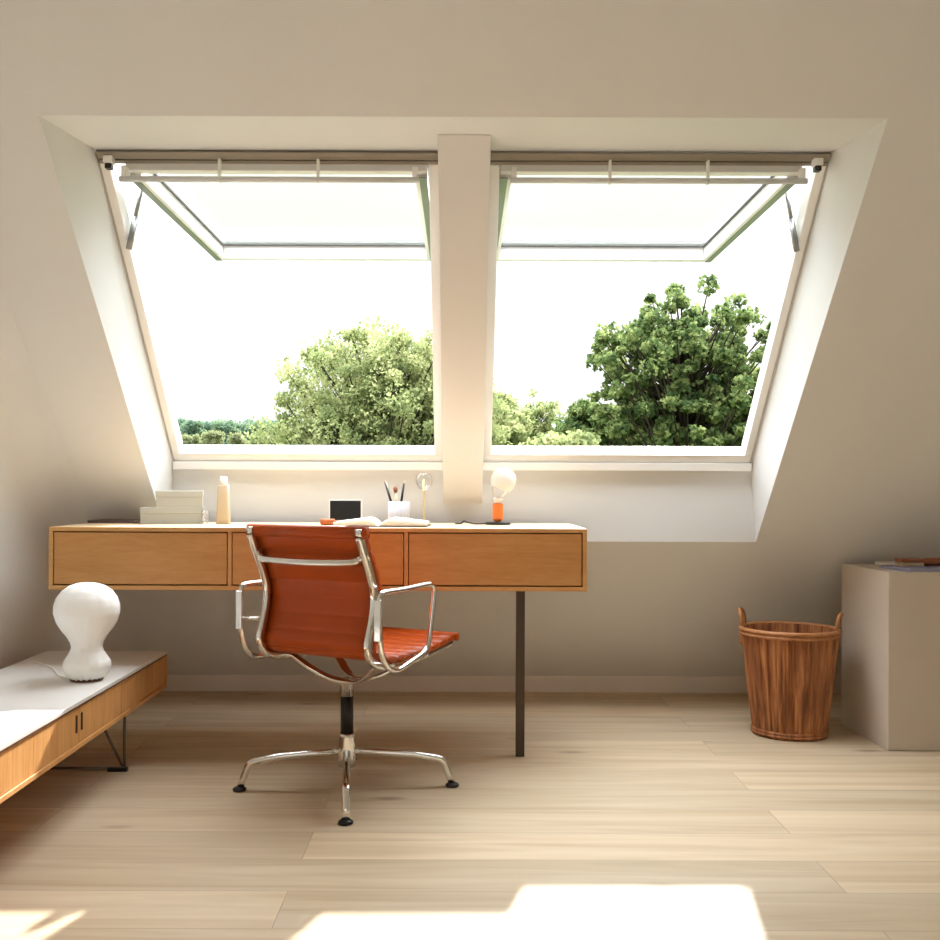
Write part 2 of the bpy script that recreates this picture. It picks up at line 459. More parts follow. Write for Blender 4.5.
# ------------------------------------------------------------------ roof windows
def roof_window(idx, xa, xb, sxa, sxb, outer):
    """outer = x side (-1/+1) of the niche wall, where strut and hinge are seen"""
    f = MB()
    J = 0.028
    wbox(f, xa, xb, 0.0, 0.036, 0.0, 0.05)
    wbox(f, xa, xa + J, 0.036, WL - 0.04, 0.0, 0.06); wbox(f, xb - J, xb, 0.036, WL - 0.04, 0.0, 0.06)
    wbox(f, xa, xb, WL - 0.04, WL - 0.012, 0.012, 0.06)
    fr = structure(f.build('window_%d' % idx, M['white'], bevel=0.002), ('left' if idx == 1 else 'right') + ' top hung roof window, frame fixed in the slope')
    # outer sheet-metal cladding around the frame
    c = MB()
    wbox(c, xa - .03, xb + .03, -0.08, 0.0, 0.06, 0.085); wbox(c, xa - .03, xa + .012, 0.0, WL + .05, 0.0605, 0.085)
    wbox(c, xb - .012, xb + .03, 0.0, WL + .05, 0.0605, 0.085); wbox(c, xa + .012, xb - .012, WL, WL + .05, 0.0605, 0.085)
    c.build('cladding', M['clad'], fr)
    # dark grooved head rail
    h = MB()
    wbox(h, xa + .002, xb - .002, WL - 0.0125, WL - 0.001, -0.012, 0.012)
    wbox(h, xa + .002, xb - .002, WL - 0.026, WL - 0.0125, -0.004, 0.012)
    wbox(h, xa + .002, xb - .002, WL - 0.040, WL - 0.030, -0.002, 0.012)
    h.build('head_rail', M['greyrail'], fr, bevel=0.0008)
    # groove along the jambs
    for xs in ((xa,) if outer < 0 else (xb,)):
        s = -1 if xs == xb else 1
        g = MB(); xx = sorted((xs, xs + s * 0.004)); wbox(g, xx[0], xx[1], 0.0, WL - .04, -0.003, 0.0)
        g.build('seam', M['seam'], fr)
    # ---- sash, swung out to nearly horizontal
    y0, y1 = 2.865, 3.93
    z0, z1 = 1.753, 1.806
    def zt(y): return (y - y0) * (-0.004)
    R = 0.034
    s = MB()
    def sb(mb, a, b, ya, yb, za, zb):
        mb.hexa([(a, ya, za + zt(ya)), (b, ya, za + zt(ya)), (b, yb, za + zt(yb)), (a, yb, za + zt(yb)),
                 (a, ya, zb + zt(ya)), (b, ya, zb + zt(ya)), (b, yb, zb + zt(yb)), (a, yb, zb + zt(yb))])
    sb(s, sxa, sxb, y1 - R, y1, z0, z1)
    sb(s, sxa, sxb, y0, y0 + R, z0 + .012, z1)
    sb(s, sxa, sxa + R, y0 + R, y1 - R, z0, z1); sb(s, sxb - R, sxb, y0 + R, y1 - R, z0, z1)
    sash = s.build('sash', M['sash'], fr, bevel=0.002)
    g = MB()
    t = 0.006
    ia, ib, ja, jb = sxa + R, sxb - R, y0 + R, y1 - R
    sb(g, ia, ib, jb - t, jb, z1 - .004, z1 + .001); sb(g, ia, ib, ja, ja + t, z1 - .006, z1 + .001)
    sb(g, ia, ia + t, ja + t, jb - t, z1 - .006, z1 + .001); sb(g, ib - t, ib, ja + t, jb - t, z1 - .006, z1 + .001)
    g.build('gasket', M['gasket'], sash)
    q = MB(); sb(q, ia - .01, ib + .01, ja - .01, jb + .01, z1 + .002, z1 + .008); q.build('pane', M['pane'], sash)
    k = MB()
    sb(k, sxa - .012, sxb + .012, y1 - .012, y1 + .012, z1 + .0085, z1 + .02); sb(k, sxa - .012, sxb + .012, y0, y0 + .045, z1 + .0085, z1 + .02)
    sb(k, sxa - .012, sxa + .012, y0 + .045, y1 - .012, z1 + .0085, z1 + .02); sb(k, sxb - .012, sxb + .012, y0 + .045, y1 - .012, z1 + .0085, z1 + .02)
    k.build('sash_cladding', M['clad'], sash)
    # side groove on the underside of the rails
    for xs, dx in ((sxa, 0.0), (sxb, -0.022)):
        u = MB(); sb(u, xs + dx, xs + dx + .022, y0 + .02, y1 - .001, z0 - .0015, z0 + .001); u.build('rail_groove', M['clad'], sash)
    # handle bar with brackets
    ba, bb2 = (-.968, -.124) if outer < 0 else (.132, .970)
    hb = MB(); hb.sweep([(ba, 2.842, 1.733), (bb2, 2.842, 1.733)], rrect(0.016, 0.015, 0.005))
    bar = hb.build('handle_bar', M['lining'], sash)
    wdt = sxb - sxa
    for xx in ((-.687, -.409) if outer < 0 else (.414, .690)):
        b = MB().box(xx - .0035, xx + .0035, 2.834, 2.852, 1.724, 1.79); b.build('bracket', M['white'], bar, bevel=.001)
    for xx in (ba + .012, bb2 - .012):
        b = MB().box(xx - .007, xx + .007, 2.836, 2.868, 1.736, 1.77); b.build('bracket', M['white'], bar, bevel=.002)
    # gas strut and hinge
    xs = xa + J + .004 if outer < 0 else xb - J - .004
    xh = sxa - .008 if outer < 0 else sxb + .008
    a = Vector((xs, 3.03, 1.58)); bpt = Vector((xh, 3.04, 1.775)); mid = a.lerp(bpt, .5)
    st = MB(); st.tube([a, mid], .009, 10); st.tube([mid, bpt], .006, 10); st.build('gas_strut', M['steel'], fr)
    hx = xa + .036 if outer < 0 else xb - .036
    hg = MB(); hg.box(hx - .009, hx + .009, 2.835, 2.858, 1.762, 1.776); hg.build('hinge', M['black'], fr, bevel=.002)
    co = MB(); co.box(hx - .013, hx + .013, 2.832, 2.86, 1.777, 1.797); co.build('corner_cap', M['white'], fr, bevel=.002)
    return fr
roof_window(1, -WX + .001, x0 - .002, -0.960, -0.104, -1)
roof_window(2, x1 + .002, WX - .001, 0.106, 0.965, 1)

# ------------------------------------------------------------------ desk
DX0, DX1, DY0, DY1, DZ0, DZ1 = -1.271, 0.385, 3.10, 3.575, 0.548, 0.741
desk = thing('desk', 'long oak desk with three drawers on one dark leg under the roof windows', 'desk', (0, 0, 0))
c = MB(); T = 0.013
c.box(DX0, DX1, DY0, DY1, DZ1 - T, DZ1 - .001)
dt = c.build('desk_top', M['oak'], desk, bevel=0.0008)
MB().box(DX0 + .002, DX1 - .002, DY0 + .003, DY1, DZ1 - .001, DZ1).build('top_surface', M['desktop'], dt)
c = MB(); c.box(DX0, DX1, DY0, DY1, DZ0, DZ0 + T); c.build('bottom_panel', M['oak'], desk, bevel=0.001)
for xs in (DX0, DX1 - T):
    MB().box(xs, xs + T, DY0, DY1, DZ0 + T, DZ1 - T).build('side_panel', M['oak'], desk, bevel=0.001)
MB().box(DX0 + T, DX1 - T, DY1 - .02, DY1 - .005, DZ0 + T, DZ1 - T).build('back_panel', M['oak'], desk)
iw = (DX1 - DX0 - 2 * T) / 3
for k in (1, 2):
    xd = DX0 + T + iw * k
    MB().box(xd - .006, xd + .006, DY0 + .004, DY1 - .02, DZ0 + T, DZ1 - T).build('divider', M['oak'], desk)
for k in range(3):
    xa = DX0 + T + iw * k + (0.003 if k == 0 else 0.009); xb = DX0 + T + iw * (k + 1) - (0.003 if k == 2 else 0.009)
    d = MB().box(xa, xb, DY0 + .003, DY0 + .02, DZ0 + T + .0045, DZ1 - T - .0035).build('drawer', M['oak_front'], desk, bevel=0.0012)
    b = MB().box(xa + .005, xb - .005, DY0 + .0205, DY1 - .06, DZ0 + T + .012, DZ1 - T - .02).build('drawer_box', M['oak'], d)
lg = MB().box(0.176, 0.204, 3.245, 3.273, 0, DZ0).build('leg', M['legbrown'], desk, bevel=0.001)
MB().box(0.168, 0.212, 3.237, 3.281, DZ0 - .004, DZ0 + .001).build('leg_plate', M['legbrown'], lg)

# ------------------------------------------------------------------ sideboard
sbd = thing('sideboard', 'low long oak sideboard with white top along the left wall', 'sideboard', (-0.992, 3.40, 0), 0.0)
SL, SD = 2.45, 0.405                    # length towards the camera, depth towards the wall
SZ0, SZ1 = 0.190, 0.312
sbd.rotation_euler = (0, 0, math.radians(0.6))
# local: x in [-SD,0], y in [-SL,0]
MB().box(-SD, 0, -SL, 0, SZ1 - .010, SZ1).build('top', M['laminate'], sbd, bevel=0.001)
MB().box(-SD, 0, -SL, 0, SZ1 - .014, SZ1 - .0102).build('edge_strip', M['rimbrown'], sbd)
MB().box(-SD, 0, -SL, 0, SZ0, SZ0 + .012).build('bottom', M['oak_side'], sbd, bevel=0.001)
for ya, yb in ((-SL, -SL + .014), (-.014, 0)):
    MB().box(-SD, -.001, ya, yb, SZ0 + .012, SZ1 - .014).build('end_panel', M['oak_side'], sbd)
MB().box(-SD, -SD + .012, -SL + .014, -.014, SZ0 + .012, SZ1 - .014).build('back_panel', M['oak_side'], sbd)
def ribbed(ya, yb):
    """tambour door: fine vertical ribs"""
    mb = MB(); n = max(3, int((yb - ya) / 0.055)); st = (yb - ya) / n
    for i in range(n):
        a = ya + st * i
        mb.box(-.018, -.005, a, a + st, SZ0 + .013, SZ1 - .016)
        mb.box(-.005, -.0042, a + .0006, a + st - .0006, SZ0 + .014, SZ1 - .017)
    return mb
# doors split at y where the handles are (world y 2.59 -> local -0.81)
ym = -0.795
d1 = ribbed(ym + .002, -.016).build('door', M['oak_side'], sbd)
d2 = ribbed(ym - .79, ym - .002).build('door', M['oak_side'], sbd)
d3 = ribbed(-SL + .016, ym - .794).build('door', M['oak_side'], sbd)
for dd, yy in ((d1, ym + .0185), (d2, ym - .0185)):
    h = MB(); h.box(-.0052, -.002, yy - .0055, yy + .0055, 0.232, 0.278); h.build('handle', M['slot'], dd, bevel=.002)
# wire trestle legs
def wire_leg(yc):
    for nm in ('leg',):
        m = MB(); r = .0045
        xf, xb = -.035, -.365
        m.tube([(xf, yc, SZ0), (xf, yc, .010), ], r, 8)
        m.tube([(xb, yc, SZ0), (xb, yc, .010)], r, 8)
        m.tube([(xf, yc, .0095), (xb, yc, .0095)], r, 8)
        m.tube([(xf - .006, yc + .004, .012), (xf - .10, yc + .02, SZ0)], r, 8)
        m.tube([(xb + .006, yc + .004, .012), (xb + .10, yc + .02, SZ0)], r, 8)
        o = m.build(nm, M['wire'], sbd)
        for xx in (xf - .02, xb + .02):
            MB().box(xx - .03, xx + .03, yc - .008, yc + .008, 0.0, .013).build('foot', M['black'], o, bevel=.002)
wire_leg(-.335); wire_leg(-2.05)

# cocoon lamp
def cocoon_lamp():
    t = thing('table_lamp', 'white cocoon table lamp with round head on the low sideboard', 'lamp', (-1.072, 2.885, SZ1))
    prof = [(.043, .004), (.0560, .012), (.0640, .026), (.0685, .044), (.0670, .056), (.0570, .072), (.0475, .086), (.0440, .098), (.0465, .112),
            (.0580, .132), (.0740, .153), (.0860, .174), (.0935, .200), (.0930, .222), (.0855, .245), (.0710, .265), (.0520, .279), (.0300, .2865), (.0120, .2885), (.0008, .2885)]
    P = []
    for i in range(len(prof) - 1):
        for j in range(3):
            t_ = j / 3
            a, b = prof[i], prof[i + 1]
            P.append((a[0] + (b[0] - a[0]) * t_, a[1] + (b[1] - a[1]) * t_))
    P.append(prof[-1])
    P = [(r_ * .97, z_ * .965) for r_, z_ in P]
    n = 120
    mb = MB()
    def mod(a, z):
        lob = abs(math.sin(a * 7))
        depth = 0.022 if z < .13 else 0.014
        tw = math.sin(5 * a + z * 20) * .006
        return 1 - depth * (1 - lob) + tw
    vs = []
    for (r, z) in P:
        for i in range(n):
            a = 2 * PI * i / n; rr = r * mod(a, z)
            zz = z + (0.006 * (1 - abs(math.sin(a * 9))) * max(0, 1 - z / .03))
            vs.append((rr * math.cos(a), rr * math.sin(a), zz))
    fs = [(k * n + i, k * n + (i + 1) % n, (k + 1) * n + (i + 1) % n, (k + 1) * n + i) for k in range(len(P) - 1) for i in range(n)]
    fs.append(tuple((len(P) - 1) * n + i for i in range(n)))
    mb.add(vs, fs, True)
    mb.build('lamp_shade', M['cocoon'], t)
    MB().lathe([(.044, 0.0), (.046, .004), (.043, .007), (.03, .008)], 40).build('base_ring', M['rimbrown'], t)
    co = MB(); pts = smooth_path([(-.05, .0, .005), (-.10, .05, .004), (-.16, .16, .004), (-.23, .24, .004), (-.285, .30, .004)], 6)
    co.tube(pts, .0028, 8).build('cord', M['white'], t)
cocoon_lamp()

# ------------------------------------------------------------------ office chair
TH = math.radians(-28)      # turned to the right of straight-on
CS = Vector((.022, 0, 0))      # the seat shell sits a touch right of the column
chair = thing('office_chair', 'cognac leather office chair with polished aluminium frame and armrests at the desk', 'chair', (-0.328, 2.895, 0), TH)
# local axes: x = right, y = forward (towards the desk)
prof = [(-.222, .744), (-.208, .714), (-.190, .680), (-.170, .640), (-.154, .600), (-.150, .560), (-.158, .515), (-.172, .475), (-.180, .445), (-.165, .421), (-.125, .406), (-.06, .400), (.0, .400), (.08, .404), (.16, .410), (.215, .418), (.250, .424)]
PP = smooth_path([(0, a, b) for a, b in prof], 5)
# split at the seat/back bend so back and seat are separate parts
def sub_sling(i0, i1, name, hw0):
    n = i1 - i0
    mb = MB(); vs = []; nx = 6; m = nx + 1
    cum = [0.0]
    for i in range(i0 + 1, i1): cum.append(cum[-1] + (PP[i] - PP[i - 1]).length)
    # resample finely
    fine = []
    for i in range(i0, i1 - 1):
        for j in range(3): fine.append((PP[i].lerp(PP[i + 1], j / 3), cum[i - i0] + (cum[i - i0 + 1] - cum[i - i0]) * j / 3))
    fine.append((PP[i1 - 1], cum[-1]))
    n = len(fine); A, B = [], []
    for i, (p_, cc) in enumerate(fine):
        td = (fine[min(i + 1, n - 1)][0] - fine[max(i - 1, 0)][0]).normalized()
        nr = Vector((0, -td.z, td.y))
        if (nr.y < 0 if name == 'backrest' else nr.z < 0): nr = -nr
        ph = (cc / 0.048) % 1.0
        puff = (max(0.0, 1 - abs(2 * ph - 1) ** 3)) * 0.0055
        A.append(p_ + nr * (0.005 + puff)); B.append(p_ - nr * (0.005 + puff * .45))
    for row in (A, B):
        for q in row:
            for k in range(m): vs.append((-hw0 + 2 * hw0 * k / nx, q.y, q.z))
    fs = []
    for s in range(2):
        o = s * n * m
        for i in range(n - 1):
            for k in range(nx): fs.append((o + i * m + k, o + i * m + k + 1, o + (i + 1) * m + k + 1, o + (i + 1) * m + k))
    for i in range(n - 1):
        for k in (0, nx): fs.append((i * m + k, (i + 1) * m + k, n * m + (i + 1) * m + k, n * m + i * m + k))
    for i in (0, n - 1):
        for k in range(nx): fs.append((i * m + k, i * m + k + 1, n * m + i * m + k + 1, n * m + i * m + k))
    mb.add(vs, fs, True)
    o = mb.build(name, M['leather'], chair, weld=True)
    return o
split = 9 * 5 - 2
back = sub_sling(0, split + 1, 'backrest', 0.187)
seat = sub_sling(split, len(PP), 'seat', 0.197)
# rolled head and front edge
rl = MB(); c0 = PP[0] + Vector((0, -.004, .004))
rl.sweep([(-.193, c0.y, c0.z), (.193, c0.y, c0.z)], rrect(0.030, 0.034, 0.013, 5), up=(0, 0, 1))
rl.build('head_roll', M['leather'], back)
rl = MB(); c0 = PP[-1] + Vector((0, .006, -.004))
rl.sweep([(-.199, c0.y, c0.z), (.199, c0.y, c0.z)], rrect(0.026, 0.024, 0.01, 5), up=(0, 0, 1))
rl.build('front_roll', M['leather'], seat)
# side rails run behind / under the sling
def off(i):
    td = (PP[min(i + 1, len(PP) - 1)] - PP[max(i - 1, 0)]).normalized()
    n_ = Vector((0, td.z, -td.y))
    return n_ * (-.0165 if n_.y > 0 and i < 45 or (i >= 45 and n_.z > 0) else .0165)
# (offset is always to the back of the leather)
for sx in (-1, 1):
    pts = [Vector((sx * .178, q.y, q.z)) + off(i) for i, q in enumerate(PP)]
    m = MB(); m.sweep(pts, rrect(0.018, 0.024, 0.006), up=(0, -1, 0.2))
    rail = m.build('side_rail', M['chrome'], chair)
    e = MB(); e.sweep([(sx * .170, PP[0].y - .018, PP[0].z + .004), (sx * .186, PP[0].y - .018, PP[0].z + .004)], rrect(.016, .02, .005)); e.build('end_cap', M['chrome'], rail)
# back spreader, bowed backwards
sp = MB()
zt_, yt_ = 0.676, -0.206
pts = smooth_path([(-.178, yt_ + .005, zt_ + .012), (-.160, yt_ - .012, zt_ + .002), (-.14, yt_ - .022, zt_ - .006), (0, yt_ - .032, zt_ - .010), (.14, yt_ - .022, zt_ - .006), (.160, yt_ - .012, zt_ + .002), (.178, yt_ + .005, zt_ + .012)], 6)
nS = len(pts)
sc_ = [1.0 + 1.1 * max(0, abs(2 * i / (nS - 1) - 1) - .78) / .22 for i in range(nS)]
sp.sweep(pts, rrect(0.018, 0.016, 0.006), up=(0, -1, 0), scales=sc_)
sp.build('back_spreader', M['chrome'], chair)
# seat spreaders (rear and front) joining on the column
for nm, yy, zz in (('seat_spreader', -.085, .392), ('seat_spreader', .10, .392)):
    m = MB()
    pts = smooth_path([(-.190, yy, zz - .004), (-.172, yy, zz - .004), (-.150, yy * .95, zz - .008), (-.105, yy * .8, zz - .038), (-.055, yy * .5, zz - .068), (0, yy * .3, zz - .078), (.055, yy * .5, zz - .068), (.105, yy * .8, zz - .038), (.150, yy * .95, zz - .008), (.172, yy, zz - .004), (.190, yy, zz - .004)], 6)
    m.sweep(pts, rrect(0.028, 0.011, 0.004), up=(0, 0, 1))
    m.build(nm, M['chrome'], chair)
# armrests: closed loops of flattened tube outside the rails
for sx in (-1, 1):
    x_ = sx * .228
    loop = [(-.219, .560), (-.217, .583), (-.198, .594), (-.10, .594), (.02, .597), (.050, .592), (.062, .572),
            (.050, .510), (.034, .440), (.014, .414), (-.06, .396), (-.125, .384), (-.168, .392), (-.200, .420), (-.216, .465), (-.219, .515)]
    m = MB(); m.tube(smooth_path([(x_, a_, b_) for a_, b_ in loop], 5, closed=True), .0078, 10, closed=True, up=(1, 0, 0))
    a = m.build('armrest', M['chrome'], chair)
    pl_ = MB().box(x_ - .011, x_ + .011, -.2305, -.2235, .470, .578).build('arm_plate', M['chrome'], a, bevel=.003)
    MB().tube([(sx * .180, -.185, .500), (x_, -.214, .500)], .005, 8).build('arm_pin', M['chrome'], a)
    MB().tube([(sx * .180, .0, .388), (x_, .0, .406)], .006, 8).build('arm_pin', M['chrome'], a)
for o in [q for q in chair.children]:
    o.location = CS
# column
m = MB().lathe([(.020, .268), (.020, .300), (.034, .308), (.034, .316), (.012, .318)], 28).build('column_head', M['chrome'], chair)
m = MB().lathe([(.0185, .158), (.0185, .268)], 28).build('column', M['black'], chair)
m = MB().lathe([(.012, .060), (.024, .066), (.027, .090), (.026, .120), (.0215, .150), (.0215, .160)], 28).build('hub', M['chrome'], chair)
ang0 = math.radians(-5) - TH
for k, an in enumerate((math.radians(184), math.radians(5), math.radians(276), math.radians(94))):
    a = an - TH
    d = Vector((math.cos(a), math.sin(a), 0))
    pts = [d * .02 + Vector((0, 0, .108)), d * .10 + Vector((0, 0, .103)), d * .19 + Vector((0, 0, .096)), d * .258 + Vector((0, 0, .084)), d * .270 + Vector((0, 0, .081)), d * .278 + Vector((0, 0, .074)), d * .284 + Vector((0, 0, .060)), d * .293 + Vector((0, 0, .035)), d * .302 + Vector((0, 0, .012))]
    m = MB(); m.sweep(pts, rrect(.022, .020, .008), up=(0, 0, 1)); g = m.build('leg', M['chrome'], chair)
    m = MB(); cc = d * .304
    m.lathe([(.018, 0), (.0195, .003), (.0195, .007), (.012, .012)], 20, c=(cc.x, cc.y, 0)); m.build('glide', M['black'], g)

# ------------------------------------------------------------------ basket
def basket():
    cx, cy = 1.160, 3.565
    t = thing('wicker_basket', 'tall brown woven bark basket with two handles standing beside the greige cabinet', 'basket', (cx, cy, 0), math.radians(-14))
    H = .372
    mat, nt, bs = new_mat('brown_rattan')
    N, L = nt.nodes, nt.links
    tc = N.new('ShaderNodeTexCoord'); mp = N.new('ShaderNodeMapping'); mp.inputs['Scale'].default_value = (60, 60, 2.5)
    nz = N.new('ShaderNodeTexNoise'); nz.inputs['Scale'].default_value = 1.0; nz.inputs['Detail'].default_value = 6
    L.new(tc.outputs['Object'], mp.inputs[0]); L.new(mp.outputs[0], nz.inputs['Vector'])
    r = N.new('ShaderNodeValToRGB'); e = r.color_ramp.elements
    e[0].position = .3; e[0].color = lin((112, 66, 36)); e[1].position = .7; e[1].color = lin((196, 134, 82))
    k = e.new(.5); k.color = lin((160, 100, 58))
    L.new(nz.outputs['Fac'], r.inputs['Fac']); L.new(r.outputs['Color'], bs.inputs['Base Color']); bs.inputs['Roughness'].default_value = .6
    b = N.new('ShaderNodeBump'); b.inputs['Strength'].default_value = .6; b.inputs['Distance'].default_value = .004
    L.new(nz.outputs['Fac'], b.inputs['Height']); L.new(b.outputs['Normal'], bs.inputs['Normal'])
    rim = wood('rattan_rim', (150, 96, 54), (190, 130, 80), (6, 6, 6), .5, scale=6)
    def rad(z): return .117 + .041 * (z / H) ** 0.9
    # wall: outer and inner surface with vertical strips of uneven thickness
    n = 220; mb = MB(); vs = []
    rnd = random.Random(3)
    strips = []; 
    while len(strips) < n:
        wd = rnd.choice((2, 3, 3, 4, 5)); off = rnd.uniform(-.003, .003)
        strips += [off - .004] + [off] * (wd - 1)
    strips = strips[:n]
    zs = [0.0, .01, .05, .1, .16, .22, .28, .33, H]
    for z in zs:
        for i in range(n):
            a = 2 * PI * i / n
            rr = rad(z) + strips[i] + math.sin(i * 1.7 + z * 30) * .0008
            vs.append((rr * math.cos(a) * 1.04, rr * math.sin(a) * .97, z))
    m_ = len(zs)
    for z in zs[::-1]:
        zz = max(z, .012)
        for i in range(n):
            a = 2 * PI * i / n; rr = rad(zz) - .008 + strips[i] * .5
            vs.append((rr * math.cos(a) * 1.04, rr * math.sin(a) * .97, zz))
    fs = []
    for k in range(2 * m_ - 1):
        for i in range(n):
            j = (i + 1) % n; fs.append((k * n + i, k * n + j, (k + 1) * n + j, (k + 1) * n + i))
    fs.append(tuple(range(n))[::-1]); fs.append(tuple((2 * m_ - 1) * n + i for i in range(n)))
    mb.add(vs, fs, False); mb.build('basket_body', mat, t)
    def ring(z, r_, tr, wob=0):
        return [Vector(((rad(z) + r_) * math.cos(2 * PI * i / 60) * 1.04, (rad(z) + r_) * math.sin(2 * PI * i / 60) * .97, z + wob * math.sin(i))) for i in range(60)]
    mb = MB(); mb.tube(ring(H - .002, .001, 0), .0085, 8, closed=True); mb.tube(ring(H - .016, .004, 0), .006, 8, closed=True); mb.build('rim', rim, t)
    mb = MB(); mb.tube(ring(.012, .002, 0), .006, 8, closed=True); mb.tube(ring(.022, .001, 0), .005, 8, closed=True); mb.build('base_band', mat, t)
    for an in (PI - .15, -.15):
        mb = MB(); R0 = rad(H); 
        def q(a, z, dr=0): return ((R0 + dr) * math.cos(a) * 1.04, (R0 + dr) * math.sin(a) * .97, z)
        pts = smooth_path([q(an - .26, H - .06), q(an - .26, H + .01), q(an - .24, H + .045, .004), q(an - .16, H + .058, .006), q(an, H + .060, .008), q(an + .16, H + .058, .006), q(an + .24, H + .045, .004), q(an + .26, H + .01), q(an + .26, H - .06)], 4)
        mb.tube(pts, .0065, 8, up=(1, 0, 0)); mb.build('handle', rim, t)
basket()

# ------------------------------------------------------------------ cabinet on the right
cab = thing('cabinet', 'plain greige box cabinet standing at the right under the slope', 'cabinet', (0, 0, 0))
def cabx(xa0, xa1, y0_, y1_, z0_, z1_):
    def xl_(y): return 1.400 + (3.715 - y) * .030 + xa0
    return MB().hexa([(xl_(y0_), y0_, z0_), (xa1, y0_, z0_), (xa1, y1_, z0_), (xl_(y1_), y1_, z0_), (xl_(y0_), y0_, z1_), (xa1, y0_, z1_), (xa1, y1_, z1_), (xl_(y1_), y1_, z1_)])
cabx(0, 2.30, 3.349, 3.715, 0, 0.5915).build('body', M['cab'], cab, bevel=0.002)
cabx(0, 1.94, 3.332, 3.3485, 0.002, 0.5915).build('door', M['cab'], cab, bevel=0.0015)
cabx(.545, 2.30, 3.332, 3.3485, 0.002, 0.5915).build('door', M['cab'], cab, bevel=0.0015)
ZT = 0.592
t = thing('magazine', 'lavender covered paper sheets lying on the greige cabinet', 'magazine', (1.60, 3.44, ZT), math.radians(8))
MB().box(-.13, .17, -.085, .10, 0, .006).build('cover', M['bluepaper'], t, bevel=.001)
MB().box(-.126, .165, -.081, .096, .006, .010).build('pages', M['bluepaper'], t)
tag(MB().box(1.50, 1.57, 3.56, 3.66, ZT, ZT + .012).build('notepad', M['paper'], bevel=.001), 'small white notepad lying at the back of the greige cabinet', 'notepad')
t = thing('hand_brush', 'brown hand brush with cream bristles lying on the lavender papers on the greige cabinet', 'brush', (1.50, 3.47, ZT + .010), math.radians(3))
hp = [(.07, 0, .014), (.10, 0, .014), (.20, 0, .016), (.32, 0, .016), (.40, 0, .014), (.41, 0, .014)]
MB().sweep(hp, [(math.cos(2 * PI * i / 16), math.sin(2 * PI * i / 16)) for i in range(16)], scales=[.008, .013, .0145, .0145, .011, .006]).build('handle', M['brownobj'], t)
MB().box(.0, .085, -.028, .028, .014, .026).build('brush_back', M['brownobj'], t, bevel=.004)
MB().box(.003, .082, -.025, .025, .0, .0138).build('bristles', M['beige'], t, bevel=.003)
# ------------------------------------------------------------------ things on the desk
ZD = DZ1
def px(x, y): return (x - 462) * y / F
# thin dark box added in place of a shade strip, far left
tag(MB().box(px(95, 3.50), px(140, 3.50), 3.43, 3.56, ZD, ZD + .010).build('shade_strip', M['darkbook_shade'], bevel=.001), 'slim dark strip added as shade at the left end of the desk', 'shade_strip')
# two lidded boxes
def card_box(xa, xb, y0_, dp, z, h, label):
    t = thing('storage_box', label, 'box', ((xa + xb) / 2, y0_ + dp / 2, z), math.radians(13), group='grey boxes stacked on the desk')
    a, b = (xb - xa) / 2, dp / 2
    MB().box(-a + .0015, a - .0015, -b + .0015, b - .0015, 0, h - .002).build('box_base', M['greybox'], t, bevel=.001)
    MB().box(-a, a, -b, b, h * .62, h).build('lid', M['greybox'], t, bevel=.0015)
YO = 3.40
card_box(px(139, 3.40), px(200, 3.40), 3.385, .11, ZD, .055, 'wide grey lidded box lying directly on the desk, bottom of the stack')
card_box(px(154, 3.40), px(199.5, 3.40), 3.39, .10, ZD + .055, .056, 'narrower grey lidded box on top of the wide grey box')
# tumbler
t = MB(); t.lathe([(.010, 0), (.012, .001), (.013, .044), (.0118, .044), (.0108, .004), (.0008, .004)], 24, c=(px(205, YO), YO, ZD)); tag(t.build('drinking_glass', M['clear']), 'small clear glass beside the stacked grey boxes', 'glass')
# bottle
t = thing('bottle', 'beige tapered bottle with white cap standing on the desk', 'bottle', (px(223.5, YO), YO, ZD))
MB().sweep([(0, 0, 0), (0, 0, .001), (0, 0, .06), (0, 0, .128), (0, 0, .132)], rrect(.044, .040, .008), up=(0, 1, 0), scales=[.97, 1, .9, .80, .72]).build('bottle_body', M['beige'], t)
MB().lathe([(.010, .1305), (.012, .134), (.012, .158), (.010, .160)], 20).build('cap', M['white'], t)
# brown case, dark tablet, open book
t = thing('glasses_case', 'flat brown leather case with orange end lying on the desk behind the chair', 'case', (px(338, 3.36), 3.36, ZD))
MB().box(-.045, .055, -.035, .035, 0, .014).build('case_body', M['brownobj'], t, bevel=.004)
MB().sweep([(-.052, -.03, .011), (-.008, -.034, .011)], rrect(.024, .020, .009, 4)).build('case_end', M['orangeobj'], t)
t = thing('photo_frame', 'small dark screen in a white frame standing on the desk', 'frame', (px(345.5, 3.45), 3.45, ZD))
MB().box(-.0565, .0565, 0, .010, .0, .083).build('frame_border', M['white'], t, bevel=.001)
MB().box(-.0525, .0525, -.002, .0005, .010, .079).build('screen', M['screen'], t)
MB().hexa([(-.02, .0105, 0), (.02, .0105, 0), (.02, .05, 0), (-.02, .05, 0), (-.02, .0105, .05), (.02, .0105, .05), (.02, .014, .05), (-.02, .014, .05)]).build('stand', M['white'], t)
bk = thing('open_book', 'open book with white pages lying on the desk right of the chair back', 'book', (px(381, 3.27), 3.27, ZD), math.radians(-2))
